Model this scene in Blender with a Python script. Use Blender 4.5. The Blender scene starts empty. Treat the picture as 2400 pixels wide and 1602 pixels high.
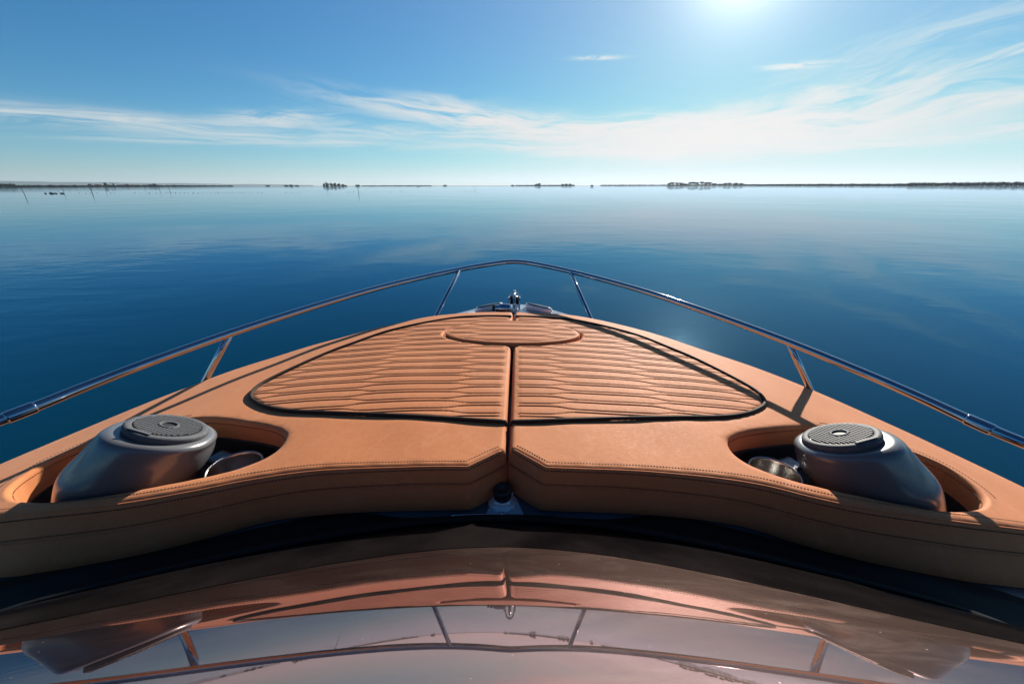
import bpy, math, random
import numpy as np
from mathutils import Matrix, Vector, geometry
rad = math.radians
random.seed(7)
S = bpy.context.scene
COL = S.collection

# ------------------------------------------------------------------ camera
CAM_H = 2.0                                   # metres above the water
cam = bpy.data.cameras.new("camera")
cam.sensor_width = 36.0
cam.lens = 885.0 / 2400.0 * 36.0
cam.clip_start = 0.02
cam.clip_end = 80000
camo = bpy.data.objects.new("camera", cam)
COL.objects.link(camo)
PITCH = math.atan(366.0 / 885.0)
camo.matrix_world = Matrix.Translation((0, 0, CAM_H)) @ Matrix.Rotation(rad(90) - PITCH, 4, 'X') @ Matrix.Rotation(rad(-0.10), 4, 'Z')
S.camera = camo

# ------------------------------------------------------------------ light
SUN_EL, SUN_AZ = rad(22.2), rad(25.8)         # azimuth to the right of +Y
SUN_DIR = Vector((math.sin(SUN_AZ) * math.cos(SUN_EL), math.cos(SUN_AZ) * math.cos(SUN_EL), math.sin(SUN_EL)))
sun = bpy.data.lights.new("sun", 'SUN')
sun.energy = 5.0
sun.angle = rad(0.8)
sun.color = (1.0, 0.93, 0.82)
suno = bpy.data.objects.new("sun", sun)
suno.rotation_euler = SUN_DIR.to_track_quat('Z', 'Y').to_euler()
suno.location = (0, 0, 30)
COL.objects.link(suno)
S.view_settings.view_transform = 'Standard'
S.view_settings.look = 'None'
S.view_settings.exposure = 0.8
S.view_settings.gamma = 1.0


class NT:
    """small helper round a node tree"""
    def __init__(s, tree):
        s.t = tree
        s.n = tree.nodes
        s.l = tree.links

    def new(s, typ, **kw):
        nd = s.n.new(typ)
        for k, v in kw.items():
            setattr(nd, k, v)
        return nd

    def put(s, sock, v):
        if hasattr(v, 'is_output'):
            s.l.new(v, sock)
        else:
            sock.default_value = v

    def m(s, op, a, b=None, c=None, clamp=False):
        nd = s.new('ShaderNodeMath', operation=op, use_clamp=clamp)
        s.put(nd.inputs[0], a)
        if b is not None:
            s.put(nd.inputs[1], b)
        if c is not None:
            s.put(nd.inputs[2], c)
        return nd.outputs[0]

    def mix(s, f, a, b, mode='MIX'):
        nd = s.new('ShaderNodeMixRGB', blend_type=mode)
        s.put(nd.inputs[0], f)
        s.put(nd.inputs[1], a if hasattr(a, 'is_output') else (*a, 1)[:4])
        s.put(nd.inputs[2], b if hasattr(b, 'is_output') else (*b, 1)[:4])
        return nd.outputs[0]

    def ramp(s, f, lo, hi, a=0.0, b=1.0, smooth=True):
        nd = s.new('ShaderNodeMapRange')
        nd.interpolation_type = 'SMOOTHSTEP' if smooth else 'LINEAR'
        s.put(nd.inputs[0], f)
        nd.inputs[1].default_value = lo
        nd.inputs[2].default_value = hi
        nd.inputs[3].default_value = a
        nd.inputs[4].default_value = b
        return nd.outputs[0]

    def noise(s, vec, scale, detail=4, rough=0.5, dist=0.0):
        nd = s.new('ShaderNodeTexNoise')
        s.put(nd.inputs['Vector'], vec)
        nd.inputs['Scale'].default_value = scale
        nd.inputs['Detail'].default_value = detail
        nd.inputs['Roughness'].default_value = rough
        nd.inputs['Distortion'].default_value = dist
        return nd.outputs['Fac']

    def comb(s, x, y, z=0.0):
        nd = s.new('ShaderNodeCombineXYZ')
        s.put(nd.inputs[0], x)
        s.put(nd.inputs[1], y)
        s.put(nd.inputs[2], z)
        return nd.outputs[0]


world = bpy.data.worlds.new("World")
S.world = world
world.use_nodes = True
w = NT(world.node_tree)
w.n.clear()
SKY_STRENGTH = 0.05
sky = w.new('ShaderNodeTexSky', sky_type='NISHITA')
sky.sun_disc = False
sky.sun_elevation = SUN_EL
sky.sun_rotation = SUN_AZ
sky.air_density = 1.0
sky.dust_density = 0.0
sky.ozone_density = 3.0
hs = w.new('ShaderNodeHueSaturation')
hs.inputs['Saturation'].default_value = 1.15
w.l.new(sky.outputs[0], hs.inputs['Color'])
tc = w.new('ShaderNodeTexCoord')
sep = w.new('ShaderNodeSeparateXYZ')
w.l.new(tc.outputs['Generated'], sep.inputs[0])
dx, dy, dz = sep.outputs
az = w.m('MULTIPLY', w.m('ARCTAN2', dx, dy), 180 / math.pi)
hor = w.m('SQRT', w.m('ADD', w.m('MULTIPLY', dx, dx), w.m('MULTIPLY', dy, dy)))
el = w.m('MULTIPLY', w.m('ARCTAN2', dz, hor), 180 / math.pi)
# wind-drawn cirrus: noise warped a little, stretched along each bank
warp = w.noise(w.comb(w.m('MULTIPLY', az, .06), w.m('MULTIPLY', el, .2)), 1.0, 3, .55)
warp = w.m('SUBTRACT', warp, .5)


def cloud(a0, e0, la, le, slope, gain, sx=.10, sy=.9, lo=.38, hi=.75, bend=0.0, seed=0.0):
    """one bank of cirrus centred on azimuth a0 / elevation e0 (degrees)"""
    da = w.m('SUBTRACT', az, a0)
    de = w.m('SUBTRACT', el, e0)
    de = w.m('SUBTRACT', de, w.m('MULTIPLY', da, slope))
    if bend:
        de = w.m('SUBTRACT', de, w.m('MULTIPLY', w.m('MULTIPLY', da, da), bend))
    de = w.m('ADD', de, w.m('MULTIPLY', warp, le * 2.2))
    r = w.m('ADD', w.m('POWER', w.m('ABSOLUTE', w.m('DIVIDE', da, la)), 2.0), w.m('POWER', w.m('ABSOLUTE', w.m('DIVIDE', de, le)), 2.0))
    env = w.m('POWER', 2.718, w.m('MULTIPLY', r, -1.0))
    v = w.comb(w.m('MULTIPLY', da, sx), w.m('MULTIPLY', de, sy), seed)
    n1 = w.noise(v, 1.0, 8, .66, .8)
    f = w.ramp(n1, lo + .03, hi + .07)
    return w.m('MULTIPLY', w.m('MULTIPLY', env, f), gain)


banks = [
    cloud(-43, 5.8, 17, .80, -.012, .8, .08, 1.1, .30, .56, seed=1),
    cloud(-28, 7.2, 5, .75, .06, .8, .16, 1.0, .34, .60, seed=2),
    cloud(-30, 4.7, 13, .35, .03, .6, .10, 1.8, .34, .60, seed=3),
    cloud(-4, 8.0, 13, 1.25, -.10, 1.5, .10, .8, .30, .58, seed=4),
    cloud(11, 6.6, 13, 1.0, .0, 1.2, .10, 1.2, .32, .60, seed=14),
    cloud(16, 4.4, 22, .85, -.02, 1.1, .08, 1.2, .30, .58, seed=5),
    cloud(29, 5.6, 16, 2.0, .05, 1.6, .08, .6, .24, .52, seed=6),
    cloud(35, 8.4, 9, 1.5, .14, .8, .10, .6, .34, .62, seed=7),
    cloud(45, 9.4, 12, .55, .30, .6, .10, 1.2, .34, .62, seed=8),
    cloud(48, 6.6, 12, .6, .18, .6, .10, 1.2, .34, .62, seed=9),
    cloud(46, 4.2, 14, .6, .08, .8, .08, 1.3, .34, .62, seed=10),
    cloud(43, 12.3, 12, 1.6, .20, .25, .10, .8, .34, .66, seed=11),
    cloud(32, 11.6, 2.6, .25, -.06, .8, .30, 1.6, .30, .60, seed=15),
    cloud(10.6, 14.2, 2.4, .18, -.03, .7, .30, 1.6, .26, .56, seed=12),
    cloud(-8, 6.0, 20, .8, -.02, .5, .08, 1.3, .34, .62, seed=13),
]
cl = banks[0]
for b in banks[1:]:
    cl = w.m('ADD', cl, b)
cl = w.m('SUBTRACT', 1.0, w.m('POWER', 2.718, w.m('MULTIPLY', cl, -1.5)))
above = w.ramp(el, .0, 2.2)
cl = w.m('MULTIPLY', cl, above)
# angle from the sun, for the bright air round it
dot = w.new('ShaderNodeVectorMath', operation='DOT_PRODUCT')
w.l.new(tc.outputs['Generated'], dot.inputs[0])
dot.inputs[1].default_value = SUN_DIR
cosang = w.m('MINIMUM', dot.outputs['Value'], 1.0)
ang = w.m('MULTIPLY', w.m('ARCCOSINE', cosang), 180 / math.pi)
g1 = w.m('POWER', 2.718, w.m('MULTIPLY', ang, -1 / 2.3))
g2 = w.m('POWER', 2.718, w.m('MULTIPLY', ang, -1 / 20.0))
glow = w.m('ADD', w.m('MULTIPLY', g1, 40.0), w.m('MULTIPLY', g2, 4.2))
cloud_l = w.m('ADD', 10.0, w.m('MULTIPLY', g2, 6.0))
ccol = w.new('ShaderNodeMixRGB', blend_type='MULTIPLY')
ccol.inputs[0].default_value = 1
ccol.inputs[1].default_value = (1.0, .995, .97, 1)
w.l.new(w.comb(cloud_l, cloud_l, cloud_l), ccol.inputs[2])
# clear-air tint: cleaner, bluer air overhead, paler towards the horizon
tr_ = w.m('ADD', .30, w.m('MULTIPLY', w.m('POWER', 2.718, w.m('MULTIPLY', w.m('MAXIMUM', el, 0.0), -1 / 6.0)), .50))
tb_ = w.m('POWER', 2.718, w.m('MULTIPLY', w.m('MAXIMUM', el, 0.0), -1 / 3.0))
tint = w.comb(tr_, w.m('ADD', .90, w.m('MULTIPLY', tb_, .10)), w.m('ADD', 1.12, w.m('MULTIPLY', tb_, .32)))
base = w.mix(1.0, hs.outputs[0], tint, 'MULTIPLY')
base = w.mix(1.0, base, w.comb(w.m('MULTIPLY', g2, 4.4), w.m('MULTIPLY', g2, 4.0), w.m('MULTIPLY', g2, 3.2)), 'ADD')
hi_ = w.ramp(el, 24, 60, 1.0, .55)
base = w.mix(1.0, base, w.comb(hi_, hi_, hi_), 'MULTIPLY')
base = w.mix(cl, base, ccol.outputs[0])
# highlights roll off softly, as in the photograph
sb = w.new('ShaderNodeSeparateXYZ')
w.l.new(base, sb.inputs[0])
rolled = []
for k_ in range(3):
    c_ = sb.outputs[k_]
    rolled.append(w.m('DIVIDE', c_, w.m('POWER', w.m('ADD', 1.0, w.m('POWER', w.m('DIVIDE', c_, (10.1, 9.5, 9.2)[k_]), 6.0)), 1 / 6)))
glow = w.m('ADD', w.m('MULTIPLY', g1, 32.0), w.m('MULTIPLY', w.m('POWER', 2.718, w.m('MULTIPLY', ang, -1 / 9.0)), 3.0))
skyc = w.mix(1.0, w.comb(*rolled), w.comb(glow, w.m('MULTIPLY', glow, .98), w.m('MULTIPLY', glow, .92)), 'ADD')
bg = w.new('ShaderNodeBackground')
bg.inputs['Strength'].default_value = SKY_STRENGTH
w.l.new(skyc, bg.inputs['Color'])
wo = w.new('ShaderNodeOutputWorld')
w.l.new(bg.outputs[0], wo.inputs['Surface'])


# ------------------------------------------------------------------ materials
def material(name, color=(.5, .5, .5), rough=.5, metal=0.0, ior=1.5, coat=0.0, coat_rough=.05, sheen=0.0, spec=.5):
    m = bpy.data.materials.new(name)
    m.use_nodes = True
    b = m.node_tree.nodes['Principled BSDF']
    b.inputs['Base Color'].default_value = (*color, 1)
    b.inputs['Roughness'].default_value = rough
    b.inputs['Metallic'].default_value = metal
    b.inputs['IOR'].default_value = ior
    b.inputs['Coat Weight'].default_value = coat
    b.inputs['Coat Roughness'].default_value = coat_rough
    b.inputs['Sheen Weight'].default_value = sheen
    b.inputs['Specular IOR Level'].default_value = spec
    return m, NT(m.node_tree), b


def varied(name, color, color2, scale, rough=.5, bump=0.0, bscale=200, bdist=.001, **kw):
    m, t, b = material(name, color, rough, **kw)
    c = t.new('ShaderNodeTexCoord').outputs['Object']
    n = t.noise(c, scale, 6, .6)
    t.l.new(t.mix(t.ramp(n, .3, .7), color, color2), b.inputs['Base Color'])
    if bump:
        bn = t.new('ShaderNodeBump')
        bn.inputs['Strength'].default_value = bump
        bn.inputs['Distance'].default_value = bdist
        t.l.new(t.noise(c, bscale, 3, .6), bn.inputs['Height'])
        t.l.new(bn.outputs[0], b.inputs['Normal'])
    return m


def make_leather():
    m, t, b = material("tan_vinyl", (.5, .2, .08), .58, spec=.12, sheen=.12)
    b.inputs['Sheen Roughness'].default_value = .45
    b.inputs['Sheen Tint'].default_value = (1, .86, .74, 1)
    c = t.new('ShaderNodeTexCoord').outputs['Object']
    n1 = t.noise(c, 3.0, 5, .6)
    n2 = t.noise(c, 70, 4, .7)
    n3 = t.noise(c, 420, 2, .6)
    col = t.mix(t.ramp(n1, .25, .75), (.56, .202, .080), (.50, .170, .064))
    col = t.mix(t.ramp(n2, .35, .7, 0, .30), col, (.60, .26, .12))
    mpw = t.new('ShaderNodeMapping')
    t.l.new(c, mpw.inputs[0])
    mpw.inputs['Scale'].default_value = (2.2, 1.1, 2)
    wear = t.noise(mpw.outputs[0], 5.5, 7, .7, 1.0)
    col = t.mix(t.ramp(wear, .50, .72, 0, .34), col, (.64, .30, .16))
    col = t.mix(t.ramp(n3, .45, .75, 0, .35), col, (.38, .13, .05))
    t.l.new(col, b.inputs['Base Color'])
    t.l.new(t.ramp(n2, .2, .8, .62, .76), b.inputs['Roughness'])
    bn = t.new('ShaderNodeBump')
    bn.inputs['Strength'].default_value = .35
    bn.inputs['Distance'].default_value = .0012
    h = t.m('ADD', n3, t.m('ADD', t.m('MULTIPLY', n2, .6), t.m('MULTIPLY', t.noise(c, 11, 4, .6, .8), 2.2)))
    t.l.new(h, bn.inputs['Height'])
    t.l.new(bn.outputs[0], b.inputs['Normal'])
    return m


M = {}
M['vinyl'] = make_leather()
M['piping'] = varied("dark_cord", (.026, .018, .014), (.040, .028, .022), 300, .7, .5, 600, spec=.15)
M['thread'] = varied("thread", (.09, .038, .020), (.13, .06, .03), 200, .7)
M['chrome'] = material("polished_steel", (.46, .50, .57), .07, 1.0)[0]
M['brushed'] = varied('brushed_steel', (.40, .39, .37), (.50, .49, .47), 40, .28, metal=1.0)
M['bow'] = varied('sky_sheen_gelcoat', (.26, .31, .36), (.30, .35, .40), 8, .25, coat=.4)
M['satin'] = varied('satin_steel', (.70, .74, .80), (.80, .84, .88), 60, .30, metal=.35)
M['plate'] = varied('pale_blue_grey', (.34, .42, .52), (.38, .46, .56), 30, .4)
M['gelcoat'] = varied("blue_grey_gelcoat", (.085, .105, .135), (.10, .12, .15), 6, .2, .05, 90, coat=.5)
M['hull_white'] = varied("hull_gelcoat", (.42, .45, .48), (.46, .49, .52), 4, .2, coat=.5)
M['dark_liner'] = varied("dark_liner", (.018, .016, .016), (.030, .026, .024), 60, .6, .3, 300)
M['rubber'] = varied("black_rubber", (.01, .011, .014), (.018, .02, .026), 30, .38)
M['seal'] = varied('matte_seal', (.007, .008, .009), (.011, .012, .013), 30, .6, spec=.14)
M['navy'] = varied("navy_trim", (.010, .014, .024), (.016, .022, .034), 40, .3)
M['grille'] = varied("grey_plastic", (.080, .084, .092), (.105, .110, .118), 80, .6, .1, 500, spec=.12)
M['slot'] = material("black_mesh", (.006, .006, .007), .6)[0]


def make_pod_paint():
    m, t, b = material("metallic_grey_paint", (.10, .10, .11), .42, .10, coat=.30, coat_rough=.16)
    c = t.new('ShaderNodeTexCoord').outputs['Object']
    n = t.noise(c, 900, 2, .5)
    t.l.new(t.mix(t.ramp(n, .35, .7), (.115, .118, .130), (.160, .158, .160)), b.inputs['Base Color'])
    sp = t.noise(c, 55, 2, .4)
    t.l.new(t.ramp(sp, .74, .78, .28, .6), b.inputs['Roughness'])
    return m


M['pod'] = make_pod_paint()


def make_glass():
    # dark tinted windscreen, mirror-like at this angle, with a thin film of salt and dust
    m, t, b = material("tinted_glass", (.42, .238, .235), .014, 1.0)
    c = t.new('ShaderNodeTexCoord').outputs['Object']
    mp = t.new('ShaderNodeMapping')
    t.l.new(c, mp.inputs[0])
    mp.inputs['Scale'].default_value = (1.6, 6.0, 6.0)
    mp.inputs['Rotation'].default_value = (0, 0, rad(24))
    smear = t.noise(mp.outputs[0], 2.2, 7, .66, 1.2)
    dots = t.noise(c, 160, 1, .3)
    dust = t.m('ADD', t.ramp(smear, .48, .80, 0, .22), t.ramp(dots, .80, .84, 0, .55))
    t.l.new(t.mix(dust, (.42, .238, .235), (.32, .21, .20)), b.inputs['Base Color'])
    df = t.new('ShaderNodeBsdfGlossy')
    df.inputs['Color'].default_value = (.70, .50, .44, 1)
    df.inputs['Roughness'].default_value = .55
    ms = t.new('ShaderNodeMixShader')
    t.l.new(t.m('ADD', t.ramp(smear, .42, .80, .024, .055), t.ramp(dots, .80, .84, 0, .2)), ms.inputs[0])
    t.l.new(b.outputs[0], ms.inputs[1])
    t.l.new(df.outputs[0], ms.inputs[2])
    t.l.new(ms.outputs[0], t.n['Material Output'].inputs['Surface'])
    return m


M['glass'] = make_glass()
M['dark_band'] = varied("dark_reflection_band", (.003, .0025, .003), (.010, .008, .008), 5, .10, ior=1.40, spec=.10)


def make_water():
    m, t, b = material("lagoon_water", (.0, .022, .034), .015, ior=1.333)
    g = t.new('ShaderNodeNewGeometry').outputs['Position']
    sp = t.new('ShaderNodeSeparateXYZ')
    t.l.new(g, sp.inputs[0])
    rng = t.m('SQRT', t.m('ADD', t.m('MULTIPLY', sp.outputs[0], sp.outputs[0]), t.m('MULTIPLY', sp.outputs[1], sp.outputs[1])))
    mp = t.new('ShaderNodeMapping')
    t.l.new(g, mp.inputs[0])
    mp.inputs['Rotation'].default_value = (0, 0, rad(-14))
    mp.inputs['Scale'].default_value = (.45, 1.0, 1.0)
    v = mp.outputs[0]
    patch = t.ramp(t.noise(g, .06, 4, .55), .38, .62, .10, 1.15)
    a = t.noise(v, .55, 3, .5, .3)
    bb = t.noise(v, 2.2, 4, .55, .4)
    cc = t.noise(v, 8.0, 3, .5)
    h = t.m('ADD', t.m('MULTIPLY', a, .014), t.m('MULTIPLY', bb, .0066))
    h = t.m('ADD', h, t.m('MULTIPLY', cc, .0014))
    h = t.m('MULTIPLY', h, patch)
    bn = t.new('ShaderNodeBump')
    bn.inputs['Strength'].default_value = 1.0
    bn.inputs['Distance'].default_value = 1.0
    t.l.new(h, bn.inputs['Height'])
    t.l.new(bn.outputs[0], b.inputs['Normal'])
    # water body seen through a Fresnel skin; the skin keeps the cool cast the lagoon has
    out = t.n['Material Output']
    t.n.remove(b)
    body = t.new('ShaderNodeBsdfDiffuse')
    body.inputs['Color'].default_value = (.0, .026, .044, 1)
    t.l.new(bn.outputs[0], body.inputs['Normal'])
    gl = t.new('ShaderNodeBsdfGlossy')
    t.l.new(t.ramp(rng, 30, 900, .012, .035), gl.inputs['Roughness'])
    t.l.new(bn.outputs[0], gl.inputs['Normal'])
    fr = t.new('ShaderNodeFresnel')
    fr.inputs['IOR'].default_value = 1.38
    t.l.new(t.mix(t.ramp(fr.outputs[0], .28, .80), (.42, .73, 1.0), (.74, .86, .95)), gl.inputs['Color'])
    t.l.new(bn.outputs[0], fr.inputs['Normal'])
    mx = t.new('ShaderNodeMixShader')
    t.l.new(fr.outputs[0], mx.inputs[0])
    t.l.new(body.outputs[0], mx.inputs[1])
    t.l.new(gl.outputs[0], mx.inputs[2])
    t.l.new(mx.outputs[0], out.inputs['Surface'])
    return m


M['water'] = make_water()
M['foliage'] = varied("far_foliage", (.016, .030, .018), (.030, .046, .026), .15, .9)
M['bark'] = varied("bark", (.06, .045, .03), (.09, .07, .05), 2, .9)
M['shore'] = varied("shore_mud", (.035, .035, .026), (.025, .03, .018), .05, .9)
M['wood'] = varied("wet_wood", (.045, .035, .028), (.07, .055, .045), 3, .8)
M['wall_pale'] = varied("pale_render", (.55, .45, .40), (.62, .52, .46), .3, .8)
M['wall_white'] = varied("white_render", (.78, .78, .76), (.72, .72, .70), .3, .7)
M['roof'] = varied("roof_tiles", (.28, .12, .08), (.22, .10, .07), .5, .8)
M['hill'] = varied("hill_green", (.05, .07, .05), (.08, .09, .06), .002, .9)


# ------------------------------------------------------------------ object helpers
def tag(o, label=None, cat=None, group=None, kind=None):
    for k, v in (('label', label), ('category', cat), ('group', group), ('kind', kind)):
        if v:
            o[k] = v
    return o


class MB:
    """collects vertices and faces for ONE mesh object"""
    def __init__(s):
        s.v = []
        s.f = []

    def ring(s, pts):
        i = len(s.v)
        s.v += [tuple(p) for p in pts]
        return list(range(i, i + len(pts)))

    def bridge(s, a, b, closed=True):
        n = len(a)
        for i in range(n if closed else n - 1):
            j = (i + 1) % n
            s.f.append((a[i], a[j], b[j], b[i]))

    def cap(s, a, flip=False):
        s.f.append(tuple(reversed(a)) if flip else tuple(a))

    def box(s, c, size, rz=0.0, M4=None):
        x, y, z = [k / 2 for k in size]
        P = [Vector((sx * x, sy * y, sz * z)) for sz in (-1, 1) for sx, sy in ((-1, -1), (1, -1), (1, 1), (-1, 1))]
        R = M4 if M4 is not None else Matrix.Rotation(rz, 3, 'Z')
        i = s.ring([(R @ p) + Vector(c) for p in P])
        a, b = i[:4], i[4:]
        s.bridge(a, b)
        s.cap(a, True)
        s.cap(b)

    def tube(s, path, r, n=12, closed=False, caps=True):
        path = [Vector(p) for p in path]
        N = len(path)
        rr = r if isinstance(r, (list, tuple)) else [r] * N
        rings = []
        prev = None
        for i, p in enumerate(path):
            if closed:
                d = path[(i + 1) % N] - path[i - 1]
            else:
                d = path[min(i + 1, N - 1)] - path[max(i - 1, 0)]
            d.normalize()
            if prev is None:
                up = Vector((0, 0, 1)) if abs(d.z) < .9 else Vector((0, 1, 0))
                u = d.cross(up).normalized()
            else:
                u = (prev - d * prev.dot(d)).normalized()
            prev = u
            v = d.cross(u)
            rings.append(s.ring([p + (u * math.cos(2 * math.pi * k / n) + v * math.sin(2 * math.pi * k / n)) * rr[i] for k in range(n)]))
        for i in range(N - 1):
            s.bridge(rings[i], rings[i + 1])
        if closed:
            s.bridge(rings[-1], rings[0])
        elif caps:
            s.cap(rings[0], True)
            s.cap(rings[-1])

    def lathe(s, prof, c=(0, 0, 0), n=32, R=None, cap0=True, cap1=True):
        rs = []
        for r, z in prof:
            pts = []
            for k in range(n):
                a = 2 * math.pi * k / n
                p = Vector((r * math.cos(a), r * math.sin(a), z))
                if R is not None:
                    p = R @ p
                pts.append(p + Vector(c))
            rs.append(s.ring(pts))
        for a, b in zip(rs, rs[1:]):
            s.bridge(a, b)
        if cap0:
            s.cap(rs[0], True)
        if cap1:
            s.cap(rs[-1])

    def build(s, name, mat, parent=None, smooth=True, off=(0, 0, 0), skew=False, sharp=None, up=False):
        V = np.array(s.v, float).reshape(-1, 3)
        if skew:
            V = V.copy()
            V[:, 0] += .026 * (V[:, 1] - 1.0)
        V = V - np.array(off, float)
        me = bpy.data.meshes.new(name)
        me.from_pydata([tuple(p) for p in V], [], s.f)
        me.validate()
        import bmesh
        bm = bmesh.new()
        bm.from_mesh(me)
        bmesh.ops.recalc_face_normals(bm, faces=bm.faces)
        if up and sum(f.normal.z * f.calc_area() for f in bm.faces) < 0:
            bmesh.ops.reverse_faces(bm, faces=bm.faces)
        bm.to_mesh(me)
        bm.free()
        if smooth:
            me.shade_smooth()
            if sharp:
                me.set_sharp_from_angle(angle=rad(sharp))
        me.materials.append(mat)
        o = bpy.data.objects.new(name, me)
        COL.objects.link(o)
        if parent:
            o.parent = parent
        return o


# boat frame -> world.  In the boat frame the pad tops lie near z = 0 and the eye is .75 m above them.
YAW, ROLL, TX, EYE = rad(.387), rad(1.227), -.0099, .75
BOAT = Matrix.Translation((0, 0, CAM_H)) @ (Matrix.Rotation(YAW, 4, 'Z') @ Matrix.Rotation(ROLL, 4, 'Y')) @ Matrix.Translation((-TX, 0, -EYE))


def boat_thing(name, base, label, cat, group=None):
    o = bpy.data.objects.new(name, None)
    o.empty_display_size = .1
    COL.objects.link(o)
    b = Vector(base)
    b.x += .026 * (b.y - 1.0)
    o.matrix_world = BOAT @ Matrix.Translation(b)
    tag(o, label, cat, group)
    o['_b'] = tuple(b)
    return o


def bpart(mb, name, mat, thing, parent=None, **kw):
    """a part authored in boat coordinates, child of thing (or of one of its parts)"""
    return mb.build(name, M[mat], parent or thing, off=tuple(thing['_b']), skew=True, **kw)


# ------------------------------------------------------------------ curves in plan
def catmull(pts, step=.012, closed=False):
    P = [np.array(p, float) for p in pts]
    n = len(P)
    out = []
    for i in range(n if closed else n - 1):
        p0 = P[i - 1] if (closed or i > 0) else 2 * P[0] - P[1]
        p1 = P[i]
        p2 = P[(i + 1) % n]
        p3 = P[(i + 2) % n] if (closed or i + 2 < n) else 2 * P[-1] - P[-2]
        k = max(1, int(np.linalg.norm(p2 - p1) / step))
        for j in range(k):
            t = j / k
            out.append(.5 * ((2 * p1) + (-p0 + p2) * t + (2 * p0 - 5 * p1 + 4 * p2 - p3) * t * t + (-p0 + 3 * p1 - 3 * p2 + p3) * t ** 3))
    if not closed:
        out.append(P[-1])
    return np.array(out)


def arc_fillet(a, b, c, r, n=6):
    """round the corner a-b-c"""
    a, b, c = [np.array(p, float) for p in (a, b, c)]
    u = (a - b) / np.linalg.norm(a - b)
    v = (c - b) / np.linalg.norm(c - b)
    half = math.acos(max(-1, min(1, u @ v))) / 2
    d = r / math.tan(half)
    p, q = b + u * d, b + v * d
    return [(1 - t) ** 2 * p + 2 * t * (1 - t) * b + t * t * q for t in np.linspace(0, 1, n)]


def resample(P, step):
    P = np.array(P, float)
    Q = np.vstack([P, P[:1]])
    seg = np.linalg.norm(np.diff(Q, axis=0), axis=1)
    s = np.r_[0, np.cumsum(seg)]
    n = int(s[-1] / step)
    t = np.linspace(0, s[-1], n, endpoint=False)
    return np.stack([np.interp(t, s, Q[:, k]) for k in range(2)], 1)


def area(P):
    x, y = P[:, 0], P[:, 1]
    return .5 * np.sum(x * np.roll(y, -1) - y * np.roll(x, -1))


def normals(P):
    """inward normals of a counter-clockwise loop"""
    d = np.roll(P, -1, 0) - np.roll(P, 1, 0)
    d /= np.linalg.norm(d, axis=1)[:, None] + 1e-12
    return np.stack([-d[:, 1], d[:, 0]], 1)


def inside(Q, poly):
    x, y = Q[:, 0], Q[:, 1]
    c = np.zeros(len(Q), bool)
    n = len(poly)
    for i in range(n):
        x1, y1 = poly[i]
        x2, y2 = poly[(i + 1) % n]
        if y1 == y2:
            continue
        k = ((y1 > y) != (y2 > y))
        c ^= k & (x < (x2 - x1) * (y - y1) / (y2 - y1) + x1)
    return c


def dist_to(Q, L):
    A = L
    B = np.roll(L, -1, 0)
    D = np.full(len(Q), 1e9)
    for a, b in zip(A, B):
        ab = b - a
        t = np.clip(((Q - a) @ ab) / (ab @ ab + 1e-15), 0, 1)
        D = np.minimum(D, np.linalg.norm(Q - a - t[:, None] * ab, axis=1))
    return D


def fill(loops, grids):
    """triangulate the area inside loops[0] and outside the others, using grid points"""
    pts = [p for L in loops for p in L]
    edges = []
    o = 0
    for L in loops:
        n = len(L)
        edges += [(o + i, o + (i + 1) % n) for i in range(n)]
        o += n
    allp = np.vstack([np.array(pts)] + grids)
    v, e, f, ov, oe, of = geometry.delaunay_2d_cdt([Vector(p) for p in allp], edges, [], 0, 1e-6)
    V = np.array([tuple(p) for p in v])
    F = np.array(f)
    c = V[F].mean(1)
    k = inside(c, loops[0])
    for L in loops[1:]:
        k &= ~inside(c, L)
    return V, F[k]


# ------------------------------------------------------------------ cushions
CAMBER = .06
GAP = .008
EC, EA, EB = 1.948, .370, .172              # round pad: centre y and half axes
P_ROW, P_AMP, P_Y0 = .0345, .0082, 1.1528   # quilting rows


def crown(x, y):
    return -CAMBER * x * x


def wave(x):
    """smooth square wave across the quilting"""
    x = np.abs(x)
    s = np.ones_like(x)
    out = np.tanh((x - .20) / .028)
    out = out * -np.tanh((x - .59) / .028)
    out = out * -np.tanh((x - .98) / .028)
    return out


def quilt(x, y, wd=.0026, depth=.0034):
    s = wave(x)
    k = np.round((y - P_Y0) / P_ROW)
    best = np.full(x.shape, 9.0)
    lo = np.full(x.shape, -9.0)
    hi = np.full(x.shape, 9.0)
    for dk in (-1, 0, 1):
        kk = k + dk
        yk = P_Y0 + kk * P_ROW + np.where(np.mod(kk, 2) == 0, 1, -1) * P_AMP * s
        d = y - yk
        best = np.minimum(best, np.abs(d))
        lo = np.where(d >= 0, np.maximum(lo, -d), lo)
        hi = np.where(d <= 0, np.minimum(hi, -d), hi)
    g = np.clip(hi - lo, .01, .06)
    puff = np.clip(best / (g / 2), 0, 1)
    return -depth * np.exp(-(best / wd) ** 2) - .0009 * (1 - puff) ** 2 * (g / .05) + .0012


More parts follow.
